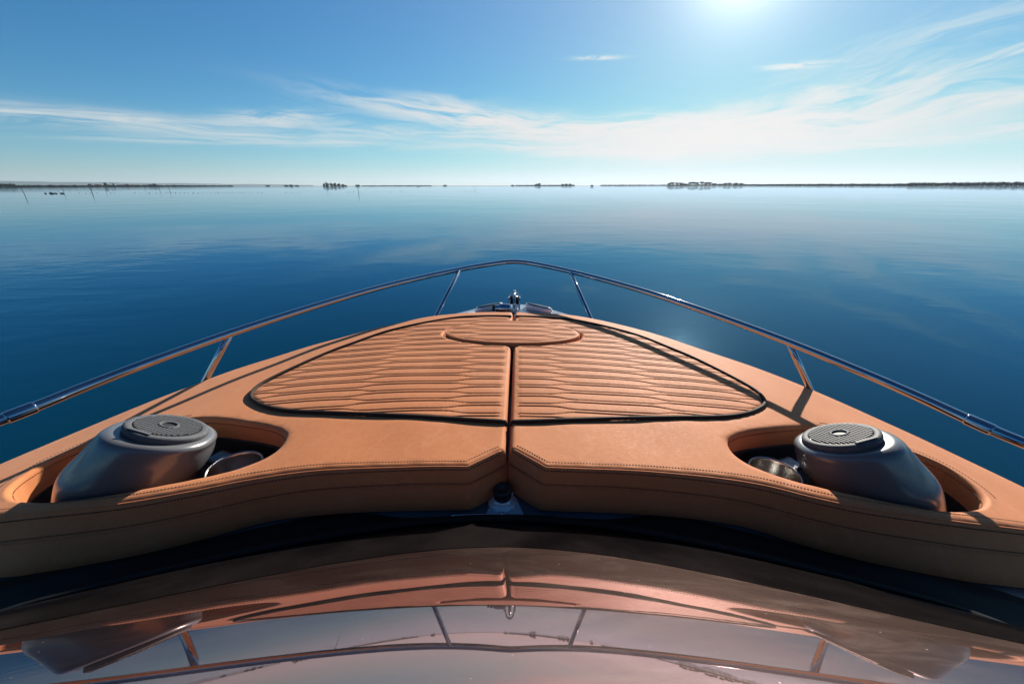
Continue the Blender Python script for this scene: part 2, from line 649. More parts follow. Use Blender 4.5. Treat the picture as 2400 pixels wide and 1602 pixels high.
outer_pts = [(.11, 2.335), (.355, 2.318), (.574, 2.25), (.82, 2.11), (1.025, 1.96), (1.237, 1.805), (1.40, 1.66), (1.515, 1.53), (1.62, 1.388), (1.70, 1.277), (1.775, 1.155), (1.85, 1.03), (1.90, .93)]
rear_pts = [(1.80, .790), (1.62, .785), (1.42, .780), (1.20, .776), (1.02, .784), (.87, .806), (.74, .838), (.60, .858), (.44, .866), (.25, .868), (.112, .868)]
pipe_pts = [(.014, 1.092), (.12, 1.101), (.30, 1.122), (.60, 1.163), (.80, 1.198), (.915, 1.24), (1.0, 1.292), (1.056, 1.343), (1.084, 1.402), (1.082, 1.475), (1.030, 1.592), (.935, 1.755), (.85, 1.86), (.735, 1.993), (.62, 2.075), (.50, 2.14), (.34, 2.205), (.20, 2.221), (.10, 2.224), (.014, 2.222)]
hole_pts = [(1.520, .905), (1.455, .866), (1.37, .840), (1.275, .826), (1.166, .829), (1.066, .840), (.92, .866), (.84, .888), (.776, .920), (.738, .962), (.733, 1.010), (.752, 1.058), (.80, 1.094), (.86, 1.122), (.965, 1.158), (1.09, 1.196), (1.22, 1.216), (1.36, 1.196), (1.46, 1.150), (1.53, 1.108), (1.566, 1.055), (1.565, .985), (1.55, .94)]


def pad_outline():
    P = []
    el_b = [(EA + .012) * math.sin(t) for t in (0,)]
    ea, eb = EA + .010, EB + .010
    t0 = math.asin(.05 / ea)
    # seam from the chamfer up to the round pad
    P += [(GAP, .952), (GAP, 1.2), (GAP, 1.5)]
    e0 = (ea * math.sin(t0), EC - eb * math.cos(t0))
    P += [tuple(p) for p in arc_fillet((GAP, 1.6), (GAP, EC - eb + .001), (e0[0] + .1, e0[1] + .006), .030, 7)]
    for t in np.linspace(t0 + .12, math.pi - t0 - .12, 60):
        P.append((ea * math.sin(t), EC - eb * math.cos(t)))
    P += [tuple(p) for p in arc_fillet((.15, EC + eb - .012), (GAP, EC + eb), (GAP, 2.28), .022, 6)]
    P += [tuple(p) for p in arc_fillet((GAP, 2.2), (GAP, 2.333), (.1, 2.335), .030, 6)]
    P += [tuple(p) for p in catmull(outer_pts, .02)]
    P += [tuple(p) for p in arc_fillet((1.88, .97), (1.925, .79), (1.80, .790), .05, 6)]
    P += [tuple(p) for p in catmull(rear_pts, .02)]
    return resample(np.array(P), .011)


def deck_z(x, y):
    x = np.asarray(x, float)
    y = np.asarray(y, float)
    t = np.clip((y - 1.95) / .35, 0, 1)
    t = t * t * (3 - 2 * t)
    return -.150 - CAMBER * x * x + t * (.098)


def undul(x, y, sg):
    return .0016 * np.sin(7.1 * x + 3 * sg + 1.3 * np.sin(5 * y)) * np.sin(6.3 * y + 1.7 * sg) + .0009 * np.sin(17 * x + 9 * y * sg)


def rear_mask(p):
    """1 on the edge that faces the windscreen"""
    return 1.0 if (p[1] < .90 and p[0] < 1.87) else (1.0 if p[1] < .955 and p[0] < .12 and p[0] > GAP + .001 else 0.0)


def stitch_row(mb, path, nrm, step=.0092, ln=.0052, wd=.0018, ht=.0012):
    path = [Vector(p) for p in path]
    acc = 0.0
    for i in range(len(path) - 1):
        a, b = path[i], path[i + 1]
        L = (b - a).length
        if L < 1e-6:
            continue
        d = (b - a) / L
        while acc < L:
            c = a + d * acc
            u = Vector(nrm[i]).normalized()
            s = d.cross(u).normalized()
            u = s.cross(d).normalized()
            R = Matrix((d, s, u)).transposed()
            mb.box(c + u * ht * .3, (ln, wd, ht), M4=R)
            acc += step
        acc -= L


def make_pad(sg, label):
    # outline loops in the positive half, mirrored at the end
    O = pad_outline()
    if area(O) < 0:
        O = O[::-1]
    H = resample(catmull(hole_pts, .012, True), .011)
    if area(H) < 0:
        H = H[::-1]
    th = boat_thing('sun_pad', (sg * .8, 1.5, -.15), label, 'cushion', 'sun pads on the foredeck')
    NO, NH = normals(O), normals(H)
    rO = np.array([(.016 if p[0] < .02 else (.012 if (abs(math.hypot(p[0] / EA, (p[1] - EC) / EB) - 1.05) < .08 and p[0] < EA + .03) else ((.020 + .010 * min(1.0, max(0.0, (p[0] - .3) / .5))) if rear_mask(p) else .026))) for p in O])
    for _ in range(6):
        rO = (np.roll(rO, 1) + rO + np.roll(rO, -1)) / 3
    rH = np.full(len(H), .016)
    mb = MB()
    K = 6
    def zt(P):
        return crown(P[:, 0], P[:, 1]) + undul(P[:, 0], P[:, 1], sg)
    def rings(P, N, r, sign, wall):
        loops = []
        # wall from the deck up, then the rounded edge
        rm = np.array([rear_mask(p) for p in P]) if sign > 0 else np.zeros(len(P))
        for _ in range(5):
            rm = (np.roll(rm, 1) + rm + np.roll(rm, -1)) / 3
        zb = deck_z(P[:, 0], P[:, 1]) + .002
        arcl = np.cumsum(np.linalg.norm(np.roll(P, -1, 0) - P, axis=1))
        ztp = zt(P) + (rm if sign > 0 else .5) * .0011 * np.sin(arcl * 74 + sg) * np.sin(arcl * 23 + 2 * sg)
        wl = np.clip((P[:, 0] - .7) / .6, 0, 1)
        for f in (0, .08, .3, .6):
            out = rm * (1 - f) ** 1.0 * (.026 + .052 * wl)
            if sign > 0:
                out = out + .006 * math.sin(math.pi * f)
            else:
                out = np.full(len(P), -.004 * math.sin(math.pi * f))
            z = zb + (ztp - r - zb) * f
            if sign > 0 and not f:
                out = out - .012
            Q = P - sign * N * out[:, None] if sign > 0 else P + N * out[:, None]
            loops.append((Q, z))
        for j in range(K + 1):
            a = math.pi / 2 * j / K
            ins = r * (1 - math.cos(a))
            Q = P + sign * N * ins[:, None]
            z = ztp - r + r * math.sin(a)
            loops.append((Q, z))
        return loops
    Lo = rings(O, NO, rO, 1, 0)
    Lh = rings(H, NH, rH, -1, 0)
    # interior
    topO, topH = Lo[-1][0], Lh[-1][0]
    pipe = catmull(pipe_pts, .012)
    pipe_loop = np.vstack([pipe, [(GAP + .016, 2.2), (GAP + .016, 1.11)]])
    ea, eb = EA + .010, EB + .010
    gx, gy = np.meshgrid(np.arange(.02, 1.95, .02), np.arange(.77, 2.35, .02))
    G1 = np.stack([gx.ravel(), gy.ravel()], 1)
    gx, gy = np.meshgrid(np.arange(.026, 1.10, .0125), np.arange(1.09, 2.225, .0029))
    G2 = np.stack([gx.ravel(), gy.ravel()], 1)
    inp = inside(G2, pipe_loop)
    G2 = G2[inp]
    G1 = G1[~inside(G1, pipe_loop)]
    G = np.vstack([G1, G2])
    G = G[inside(G, topO) & ~inside(G, topH)]
    G = G[dist_to(G, topO) > .004]
    G = G[dist_to(G, topH) > .005]
    V, F = fill([topO, topH], [G])
    z = zt(V)
    ip = inside(V, pipe_loop)
    dp = dist_to(V[ip], pipe)
    fade = np.clip((dp - .004) / .012, 0, 1)
    q = quilt(V[ip][:, 0], V[ip][:, 1])
    z[ip] += q * fade + .002 * fade
    # soft fall towards the cord
    dn = dist_to(V, pipe)
    z -= .004 * np.exp(-(dn / .010) ** 2)
    n0 = len(mb.v)
    mb.v += [(sg * p[0], p[1], zz) for p, zz in zip(V, z)]
    mb.f += [tuple(int(i) + n0 for i in f) for f in F]
    # the rounded edges reuse their own top loop (same positions as the filled area)
    for loops in (Lo, Lh):
        prev = None
        nl = len(loops)
        for li, (Q, zz) in enumerate(loops):
            if li == nl - 1:
                base = 0 if loops is Lo else len(topO)
                idx = [n0 + base + i for i in range(len(Q))]
            else:
                idx = mb.ring([(sg * p[0], p[1], k) for p, k in zip(Q, zz)])
            if prev:
                mb.bridge(prev, idx)
            prev = idx
    body = bpart(mb, 'cushion_body', 'vinyl', th)
    # cord round the quilted area
    cb = MB()
    path = [(sg * p[0], p[1], float(crown(p[0], p[1])) + .0035) for p in pipe]
    e = path[0]
    path = [(sg * GAP, e[1], e[2] - .016)] + path
    cb.tube(path, .0072, 10)
    bpart(cb, 'piping', 'piping', th)
    # welted seam and stitching
    wm, st = MB(), MB()
    idx = [i for i in range(len(O)) if rear_mask(O[i])]
    brk = [k for k in range(1, len(idx)) if idx[k] != idx[k - 1] + 1]
    if brk:
        k = brk[0]
        idx = idx[k:] + idx[:k]
    def on_edge(i, a, out=0.0, down=0.0):
        r = rO[i]
        ins = r * (1 - math.cos(a)) - out
        Q = O[i] + NO[i] * ins
        zz = float(zt(O[i:i + 1])[0]) - r + r * math.sin(a) - down
        return (sg * Q[0], Q[1], zz)
    wm.tube([on_edge(i, rad(52), .0012) for i in idx], .0022, 6)
    outn = [(-sg * NO[i][0], -NO[i][1], 0.0) for i in idx]
    stitch_row(st, [on_edge(i, rad(90), -.006) for i in idx], [(0, 0, 1)] * len(idx))
    stitch_row(st, [on_edge(i, rad(25), .0006) for i in idx], [(n[0], n[1], .5) for n in outn], ln=.0052, wd=.0034, ht=.0016)
    for dz_ in (.040, .047):
        P2 = []
        for i in idx:
            f = 1 - dz_ / .15
            wl = min(1, max(0, (O[i][0] - .7) / .6))
            out = (1 - f) * (.026 + .052 * wl) + .0062 * math.sin(math.pi * f)
            Q = O[i] - NO[i] * (out + .0004)
            P2.append((sg * Q[0], Q[1], float(zt(O[i:i + 1])[0]) - rO[i] - dz_ + .01))
        if dz_ > .045:
            wm.tube(P2, .0018, 6)
        else:
            stitch_row(st, P2, outn, wd=.0026)
    # pocket rim stitches, inside and outside the rim
    hn = [(-sg * n[0], -n[1], .3) for n in NH]
    inner = [(sg * (p[0] + n[0] * .0008), p[1] + n[1] * .0008, float(crown(p[0], p[1])) - .020) for p, n in zip(H, NH)]
    stitch_row(st, inner, [(sg * n[0], n[1], 0) for n in NH], ht=.0016)
    so = [k for k, p in enumerate(H) if p[0] > 1.22 and p[1] > .93]
    rim = [(sg * (H[k][0] - NH[k][0] * .030), H[k][1] - NH[k][1] * .030, float(crown(*(H[k] - NH[k] * .030))) + .0016) for k in so]
    rim = [p for p in rim]
    jumps = [k for k in range(1, len(so)) if so[k] != so[k - 1] + 1]
    if jumps:
        rim = rim[jumps[0]:] + rim[:jumps[0]]
    stitch_row(st, rim, [(0, 0, 1)] * len(rim))
    bpart(wm, 'seam_welt', 'vinyl', th)
    bpart(st, 'stitching', 'thread', th)
    return th


make_pad(-1, "tan sun pad left of the centre gap, deeper orange of the pair")
make_pad(1, "tan sun pad right of the centre gap, the paler of the pair")


def make_round_pad():
    th = boat_thing('round_pad', (0, EC, -.05), "oval quilted tan pad set into both sun pads near the bow", 'cushion')
    n = 120
    t = np.linspace(0, 2 * math.pi, n, endpoint=False)
    O = np.stack([EA * np.cos(t), EC + EB * np.sin(t)], 1)
    N = normals(O)
    up = .011
    r = .012
    def zt(P):
        return crown(P[:, 0], P[:, 1]) + up
    mb = MB()
    ins = O + N * r
    gx, gy = np.meshgrid(np.arange(-.36, .36, .012), np.arange(EC - EB, EC + EB, .0029))
    G = np.stack([gx.ravel(), gy.ravel()], 1)
    G = G[inside(G, ins)]
    G = G[dist_to(G, ins) > .004]
    V, F = fill([ins], [G])
    z = zt(V)
    d = dist_to(V, ins)
    z += quilt(V[:, 0], V[:, 1] + .008) * np.clip(d / .012, 0, 1)
    mb.v += [(p[0], p[1], k) for p, k in zip(V, z)]
    mb.f += [tuple(int(i) for i in f) for f in F]
    prev = None
    loops = [(O, deck_z(O[:, 0], O[:, 1]) + .02)]
    for j in range(6):
        a = math.pi / 2 * j / 5
        loops.append((O + N * r * (1 - math.cos(a)), zt(O) - r + r * math.sin(a)))
    for li, (Q, zz) in enumerate(loops):
        idx = list(range(n)) if li == len(loops) - 1 else mb.ring([(p[0], p[1], k) for p, k in zip(Q, zz)])
        if prev:
            mb.bridge(prev, idx)
        prev = idx
    bpart(mb, 'cushion_body', 'vinyl', th)
    wm = MB()
    wm.tube([(p[0] + q[0] * .003, p[1] + q[1] * .003, float(crown(p[0], 0)) + up - .002) for p, q in zip(O, N)], .0024, 6, closed=True)
    bpart(wm, 'seam_welt', 'vinyl', th)


make_round_pad()

# ------------------------------------------------------------------ the boat
boat = boat_thing('motor_boat', (0, 0, -1.25), "blue grey motor boat seen over its foredeck, with steel bow rail and dark tinted windscreen", 'boat')

deck_half = [(0, 2.660), (.06, 2.655), (.19, 2.61), (.30, 2.53), (.40, 2.445), (.52, 2.37), (.64, 2.265), (.84, 2.115), (1.06, 1.965), (1.28, 1.81), (1.45, 1.665), (1.57, 1.535), (1.67, 1.39), (1.75, 1.27), (1.82, 1.14), (1.89, 1.01), (1.95, .85), (2.02, .5), (2.06, 0), (2.07, -1), (2.0, -3.4)]
dh = catmull(deck_half, .05)
D = np.vstack([dh, (dh * [-1, 1])[::-1][:-1]])
D = D[::-1] if area(D) < 0 else D
mb = MB()
gx, gy = np.meshgrid(np.arange(-2, 2.01, .08), np.arange(-3.4, 2.66, .08))
G = np.stack([gx.ravel(), gy.ravel()], 1)
G = G[inside(G, D)]
G = G[dist_to(G, D) > .03]
V, F = fill([D], [G])
mb.v += [(p[0], p[1], k) for p, k in zip(V, deck_z(V[:, 0], V[:, 1]))]
mb.f += [tuple(int(i) for i in f) for f in F]
deck = bpart(mb, 'deck', 'gelcoat', boat, up=True)
# bow tip overlaid in a paler colour for the sky it mirrors
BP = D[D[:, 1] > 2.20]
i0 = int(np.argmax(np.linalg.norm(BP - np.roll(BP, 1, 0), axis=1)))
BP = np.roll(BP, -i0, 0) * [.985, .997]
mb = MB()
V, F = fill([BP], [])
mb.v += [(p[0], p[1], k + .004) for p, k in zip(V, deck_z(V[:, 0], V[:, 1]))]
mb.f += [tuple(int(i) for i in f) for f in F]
bpart(mb, 'bow_sheen', 'bow', boat, up=True)
# hull: lofted below the deck edge to below the waterline
mb = MB()
dl = list(dh[::-1]) + [(-p[0], p[1]) for p in dh[1:]]
prev = None
for f in (0, .05, .1, .3, .6, 1.0):
    ring = []
    for x, y in dl:
        z0 = float(deck_z(x, y)) - .004
        zz = z0 + (-1.55 - z0) * f
        flare = 1 - .42 * f ** 1.2 if y > .5 else 1 - .22 * f ** 1.2
        bow = .40 * f * max(0, (y - 0.5) / 2.2)
        bul = .018 if f in (.05,) else 0
        ring.append((x * flare + math.copysign(bul, x) * (abs(x) > .02), y - bow, zz))
    idx = mb.ring(ring)
    if prev:
        mb.bridge(prev, idx, closed=False)
    prev = idx
mb.f.append(tuple(prev))
top = list(range(len(dl)))
hull = bpart(mb, 'hull', 'hull_white', boat)
tr = MB()
a = (dl[0][0], dl[0][1])
tr.v = [(2.0, -3.4, -.39), (-2.0, -3.4, -.39), (-1.56, -3.4, -1.55), (1.56, -3.4, -1.55)]
tr.f = [(0, 1, 2, 3)]
bpart(tr, 'transom', 'hull_white', boat, smooth=False)
# rubbing strake along the deck edge
mb = MB()
mb.tube([(x * 1.0, y, float(deck_z(x, y)) - .03) for x, y in dl], .012, 8)
bpart(mb, 'rub_strake', 'chrome', boat)

# windscreen: shallow glass, its foot an arc on the deck
def gz(x, y):
    x2 = np.minimum(x * x, 1.6)
    ye = np.maximum(y, .22) + .10 * np.minimum(y - .22, 0.0)
    side = np.maximum(np.abs(x) - 1.05, 0.0)
    return .337 - .5777 * y + .030 * x2 - .287 * x2 * ye - 1.1 * side * side


def gbase(x):
    lo_, hi_ = .2, 1.2
    for _ in range(30):
        mid = (lo_ + hi_) / 2
        if float(gz(x, mid)) > -.150 - CAMBER * x * x + .004:
            lo_ = mid
        else:
            hi_ = mid
    return lo_


NX, NY = 96, 40
XW = 1.48
mb = MB()
prev = None
for j in range(NY + 1):
    ring = []
    for i in range(NX + 1):
        x = -XW + 2 * XW * i / NX
        yb = gbase(x)
        y = yb + (-.45 - yb) * (j / NY)
        ring.append((x, y, float(gz(x, y))))
    idx = mb.ring(ring)
    if prev:
        mb.bridge(prev, idx, closed=False)
    prev = idx
screen = bpart(mb, 'windscreen', 'glass', boat, up=True)
mb = MB()  # near-black band laid over the glass for the dark reflection at its foot
prev = None
for j in range(17):
    ring = []
    for i in range(NX + 1):
        x = -XW + 2 * XW * i / NX
        yb = gbase(x)
        wd = .205 + .10 * min(1.0, abs(x)) ** 1.5
        y = yb - wd * j / 16
        ring.append((x, y, float(gz(x, y)) + .0012))
    idx = mb.ring(ring)
    if prev:
        mb.bridge(prev, idx, closed=False)
    prev = idx
bpart(mb, 'dark_reflection_band', 'dark_band', boat, screen, up=True)
# rubber gasket along the foot, frame along the head and sides
mb = MB()
arc = [(-XW + 2 * XW * i / 80) for i in range(81)]
mb.v = []
prev = None
def reach(x):
    t_ = min(1.0, max(0.0, (abs(x) - .16) / .40))
    return -.018 + .092 * t_ * t_ * (3 - 2 * t_) + .26 * max(0.0, abs(x) - .95)


rows = []
for f, hgt in ((0.0, .004), (.04, .012), (.35, .014), (.55, .010), (.75, .012), (.97, .010), (1.0, -.006)):
    row = []
    for x in arc:
        y = gbase(x) - .060 + (reach(x) + .060) * f
        z = max(float(gz(x, y)), float(deck_z(x, y))) if f < 1 else float(deck_z(x, y))
        row.append((x, y, z + hgt))
    rows.append(mb.ring(row))
for a, b in zip(rows, rows[1:]):
    mb.bridge(a, b, closed=False)
bpart(mb, 'gasket', 'seal', boat, screen, up=True)
mb = MB()
edge = [(-XW, gbase(XW) + (-.45 - gbase(XW)) * t) for t in np.linspace(0, 1, 20)] + [(x, -.45) for x in np.linspace(-XW, XW, 40)] + [(XW, gbase(XW) + (-.45 - gbase(XW)) * t) for t in np.linspace(1, 0, 20)]
mb.tube([(x, y, float(gz(x, y))) for x, y in edge], .014, 10)
bpart(mb, 'frame', 'chrome', boat, screen)
mb = MB()
for sg in (-1, 1):
    a = mb.ring([(sg * XW, gbase(XW) + (-.45 - gbase(XW)) * t, float(gz(XW, gbase(XW) + (-.45 - gbase(XW)) * t)) - .01) for t in np.linspace(0, 1, 12)])
    b = mb.ring([(sg * (XW + .04), gbase(XW) + (-.45 - gbase(XW)) * t, float(deck_z(XW + .04, 0)) - .01) for t in np.linspace(0, 1, 12)])
    mb.bridge(a, b, closed=False)
a = mb.ring([(x, -.45, float(gz(x, -.45)) - .01) for x in np.linspace(-XW, XW, 30)])
b = mb.ring([(x, -.47, float(deck_z(x, -.47)) - .01) for x in np.linspace(-XW - .04, XW + .04, 30)])
mb.bridge(a, b, closed=False)
bpart(mb, 'side_panel', 'navy', boat, screen)
# thin steel strip where the centre of the glass meets the deck
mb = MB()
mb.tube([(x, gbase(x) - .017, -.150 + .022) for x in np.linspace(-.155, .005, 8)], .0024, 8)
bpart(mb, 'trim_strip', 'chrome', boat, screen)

# bow rail
rail_pts = [(2.02, -1.30, -0.42), (2.06, -1.05, -0.24), (2.09, -0.70, -0.13), (2.10, -0.30, -0.085), (2.082, 0.154, -0.05), (1.897, 0.51, -0.01), (1.735, 0.796, 0.015), (1.603, 1.024, 0.035), (1.526, 1.217, 0.052), (1.436, 1.389, 0.072), (1.301, 1.635, 0.095), (1.108, 1.925, 0.122), (0.88, 2.233, 0.148), (0.652, 2.48, 0.168), (0.381, 2.712, 0.19), (0.153, 2.848, 0.208), (0.041, 2.881, 0.216)]


def cat3(P, step=.03):
    P = [np.array(p, float) for p in P]
    out = []
    n = len(P)
    for i in range(n - 1):
        p0 = P[i - 1] if i else 2 * P[0] - P[1]
        p3 = P[i + 2] if i + 2 < n else 2 * P[-1] - P[-2]
        p1, p2 = P[i], P[i + 1]
        k = max(1, int(np.linalg.norm(p2 - p1) / step))
        for j in range(k):
            t = j / k
            out.append(.5 * ((2 * p1) + (-p0 + p2) * t + (2 * p0 - 5 * p1 + 4 * p2 - p3) * t * t + (-p0 + 3 * p1 - 3 * p2 + p3) * t ** 3))
    out.append(P[-1])
    return out


full = rail_pts + [(-p[0], p[1], p[2]) for p in rail_pts[::-1]]
mb = MB()
mb.tube(cat3(full), .0172, 20)
rail = bpart(mb, 'bow_rail', 'chrome', boat)
RC = cat3(rail_pts)
for sg in (-1, 1):
    for (bx, by, bz), (tx_, ty_, tz_), r in (((.527, 2.36, -.085), (.398, 2.680, .182), .0135), ((1.495, 1.595, -.19), (1.306, 1.632, .086), .0145), ((1.96, .62, -.30), (1.87, .55, -.025), .0145)):
        s = MB()
        a, b = Vector((sg * bx, by, bz)), Vector((sg * tx_, ty_, tz_))
        a = a + (a - b) * .30
        s.tube([a, a.lerp(b, .33), a.lerp(b, .66), b], r, 14)
        st = bpart(s, 'stanchion', 'chrome', boat, rail)
        s = MB()
        c = Vector((sg * bx, by, bz - .012))
        s.lathe([(.030, -.01), (.030, .004), (.024, .010), (.013, .012)], c, 20)
        bpart(s, 'foot_plate', 'chrome', boat, rail)
    # joining sleeve
    pts = [Vector((sg * p[0], p[1], p[2])) for p in RC]
    i0 = min(range(len(pts)), key=lambda i: (pts[i] - Vector((sg * 1.60, 1.06, .039))).length)
    a, b = pts[i0 - 1], pts[i0 + 1]
    d = (b - a).normalized()
    c = Vector(pts[i0])
    s = MB()
    s.tube([c - d * .034, c - d * .033, c - d * .028, c + d * .028, c + d * .033, c + d * .034], [.0172, .0195, .0201, .0201, .0195, .0172], 20)
    bpart(s, 'joining_sleeve', 'chrome', boat, rail)

# storage pockets, cup holders and speaker pods
H0 = resample(catmull(hole_pts, .012, True), .02)
if area(H0) < 0:
    H0 = H0[::-1]


def tilt(nx, ny, nz=1.0):
    n = Vector((nx, ny, nz)).normalized()
    return Vector((0, 0, 1)).rotation_difference(n).to_matrix()


LID = (1.095, 1.019, .002)
for sg in (-1, 1):
    NHh = normals(H0)
    P = H0 - NHh * .012
    mb = MB()
    V, F = fill([P], [])
    mb.v = [(sg * p[0], p[1], float(deck_z(p[0], p[1])) + .006) for p in V]
    mb.f = [tuple(int(i) for i in f) for f in F]
    Pw = H0 + NHh * .004
    ra = mb.ring([(sg * p[0], p[1], float(deck_z(p[0], p[1])) + .004) for p in Pw])
    rb = mb.ring([(sg * p[0], p[1], float(crown(p[0], p[1])) - .088) for p in Pw])
    rc = mb.ring([(sg * p[0], p[1], float(crown(p[0], p[1])) - .086) for p in H0 - NHh * .004])
    mb.bridge(ra, rb)
    mb.bridge(rb, rc)
    tray = bpart(mb, 'storage_tray', 'dark_liner', boat, smooth=False, up=True)
    # cup holder
    cx, cy = sg * .905, 1.006
    cz = -.132
    mb = MB()
    mb.lathe([(.0, -.085), (.060, -.085), (.066, -.078), (.0735, -.004), (.0745, .003), (.078, .006), (.082, .004), (.084, -.001), (.080, -.006), (.077, -.012), (.072, -.09)], (cx, cy, cz), 48, cap0=False, cap1=False)
    cup = bpart(mb, 'cup_holder', 'brushed', boat)
    mb = MB()
    R = tilt(0, 0)
    mb.box((cx + sg * .105, cy + .075, cz - .030), (.09, .06, .010), rz=sg * .4)
    bpart(mb, 'mounting_plate', 'gelcoat', boat, cup, smooth=False)
    # pod: a leaning, rounded shell carrying the speaker
    mb = MB()
    lean = Vector((-.34, .40, 1)).normalized()
    secs = [  # centre x, y, z, half axes, tilt fraction, plan rotation
        (1.235, .950, -.240, .165, .100, .0, -14),
        (1.230, .956, -.200, .180, .112, .05, -14),
        (1.212, .968, -.150, .178, .126, .20, -14),
        (1.180, .980, -.100, .176, .136, .42, -16),
        (1.143, .995, -.056, .158, .139, .65, -18),
        (1.120, 1.006, -.024, .144, .137, .85, -18),
        (1.107, 1.011, -.008, .138, .132, .97, -18),
        (1.100, 1.014, .001, .126, .122, 1.0, -16),
        (1.097, 1.016, .003, .108, .106, 1.0, -16),
        (1.097, 1.016, .000, .060, .060, 1.0, -16)]
    # resample the sections smoothly
    SP = cat3([s_[:3] for s_ in secs], 9)
    prev = None
    rings_ = []
    tt = np.linspace(0, len(secs) - 1, 40)
    def lin(k, t):
        i = int(min(t, len(secs) - 1.0001))
        f = t - i
        v = [secs[max(0, min(len(secs) - 1, i + o))][k] for o in (-1, 0, 1, 2)]
        return .5 * (2 * v[1] + (-v[0] + v[2]) * f + (2 * v[0] - 5 * v[1] + 4 * v[2] - v[3]) * f * f + (-v[0] + 3 * v[1] - 3 * v[2] + v[3]) * f ** 3)
    for t in tt:
        cx_, cy_, cz_, ax, ay, tf, rot = [lin(k, t) for k in range(7)]
        n = Vector((lean.x * tf, lean.y * tf, 1)).normalized()
        R = Vector((0, 0, 1)).rotation_difference(n).to_matrix() @ Matrix.Rotation(rad(rot), 3, 'Z')
        ring = []
        for k in range(64):
            a = 2 * math.pi * k / 64
            c_, s_ = math.cos(a), math.sin(a)
            e = 2 / 2.25
            p = R @ Vector((ax * math.copysign(abs(c_) ** e, c_), ay * math.copysign(abs(s_) ** e, s_), 0)) + Vector((cx_, cy_, cz_))
            ring.append((sg * p.x, p.y, p.z))
        idx = mb.ring(ring)
        if prev:
            mb.bridge(prev, idx)
        prev = idx
    mb.cap(prev)
    pod = bpart(mb, 'speaker_pod', 'pod', boat)
    # speaker rim, slotted face, centre badge ring
    Rl = tilt(sg * lean.x, lean.y, lean.z)
    C0 = Vector((sg * LID[0], LID[1], LID[2]))
    mb = MB()
    mb.lathe([(.099, -.012), (.103, -.008), (.1055, .004), (.105, .011), (.102, .016), (.097, .018), (.0875, .0185), (.085, .0170)], C0, 64, Rl, cap0=True, cap1=False)
    bpart(mb, 'speaker_rim', 'grille', boat, pod)
    mb = MB()
    mb.lathe([(.0832, .0170), (.001, .0178)], C0, 64, Rl, cap0=False, cap1=True)
    bpart(mb, 'speaker_cone', 'slot', boat, pod)
    mb = MB()
    sp = .0098
    k = -8
    while k <= 8:
        u = k * sp
        if abs(u) < .080:
            half = math.sqrt(.082 ** 2 - u * u)
            segs = [(-half, half)]
            if abs(u) < .026:
                h2 = math.sqrt(.0265 ** 2 - u * u)
                segs = [(-half, -h2), (h2, half)]
            for a, b in segs:
                for q in range(1):
                    c = Rl @ Vector((u, (a + b) / 2, .0195)) + C0
                    mb.box(c, (.0044, b - a, .0030), M4=Rl)
        k += 1
    for q in (-.052, 0.035, .062, -.028):
        half = math.sqrt(.082 ** 2 - q * q)
        if abs(q) < .027:
            continue
        c = Rl @ Vector((0, q, .0187)) + C0
        mb.box(c, (half * 2, .0016, .0016), M4=Rl)
    # one broad notch bar on the cockpit side
    ntc = MB()
    c = Rl @ Vector((sg * .012, -.0895, .0205)) + C0
    mb.box(c, (.066, .0105, .0032), M4=Rl)
    bpart(mb, 'speaker_grille', 'grille', boat, pod, smooth=False)
    mb = MB()
    mb.lathe([(.0185, .0185), (.0195, .0225), (.0225, .0235), (.0262, .0225), (.0270, .0185)], C0, 40, Rl, cap0=False, cap1=False)
    bpart(mb, 'badge_ring', 'grille', boat, pod)

# round steel fitting with a black cap in the notch between the pads
fx, fy, fz = -.012, .884, -.149
mb = MB()
mb.lathe([(.043, 0), (.043, .004), (.041, .007), (.033, .009), (.031, .012), (.0295, .022), (.026, .024)], (fx, fy, fz), 48)
fit = bpart(mb, 'deck_filler', 'satin', boat)
mb = MB()
mb.lathe([(.026, .022), (.0275, .028), (.0275, .050), (.026, .054), (.020, .055), (.019, .053), (.002, .053)], (fx, fy, fz), 40)
bpart(mb, 'filler_cap', 'rubber', boat, fit)
for k in range(4):
    a = rad(45 + 90 * k)
    mb = MB()
    mb.lathe([(.0062, 0), (.0062, .006), (.0045, .009), (.001, .0098)], (fx + .0385 * math.cos(a), fy + .0385 * math.sin(a), fz + .004), 14)
    bpart(mb, 'bolt', 'satin', boat, fit)
mb = MB()
mb.lathe([(.008, 0), (.008, .012), (.006, .016), (.001, .017)], (fx, fy - .056, fz), 16)
bpart(mb, 'locking_pin', 'chrome', boat, fit)
mb = MB()
mb.tube([(.004, .98, -.152), (.004, .975, -.075)], .003, 8)
bpart(mb, 'pin', 'chrome', boat, fit)

mb = MB()  # low pale blue-grey slab, tapering towards the bow
a = mb.ring([(x, y, -.1485) for x, y in ((-.062, .829), (.056, .829), (.030, .905), (-.040, .905))])
b = mb.ring([(x, y, -.1445) for x, y in ((-.060, .831), (.054, .831), (.028, .903), (-.038, .903))])
mb.bridge(a, b)
mb.cap(b)
bpart(mb, 'pale_notch_plate', 'plate', boat, fit, smooth=False)
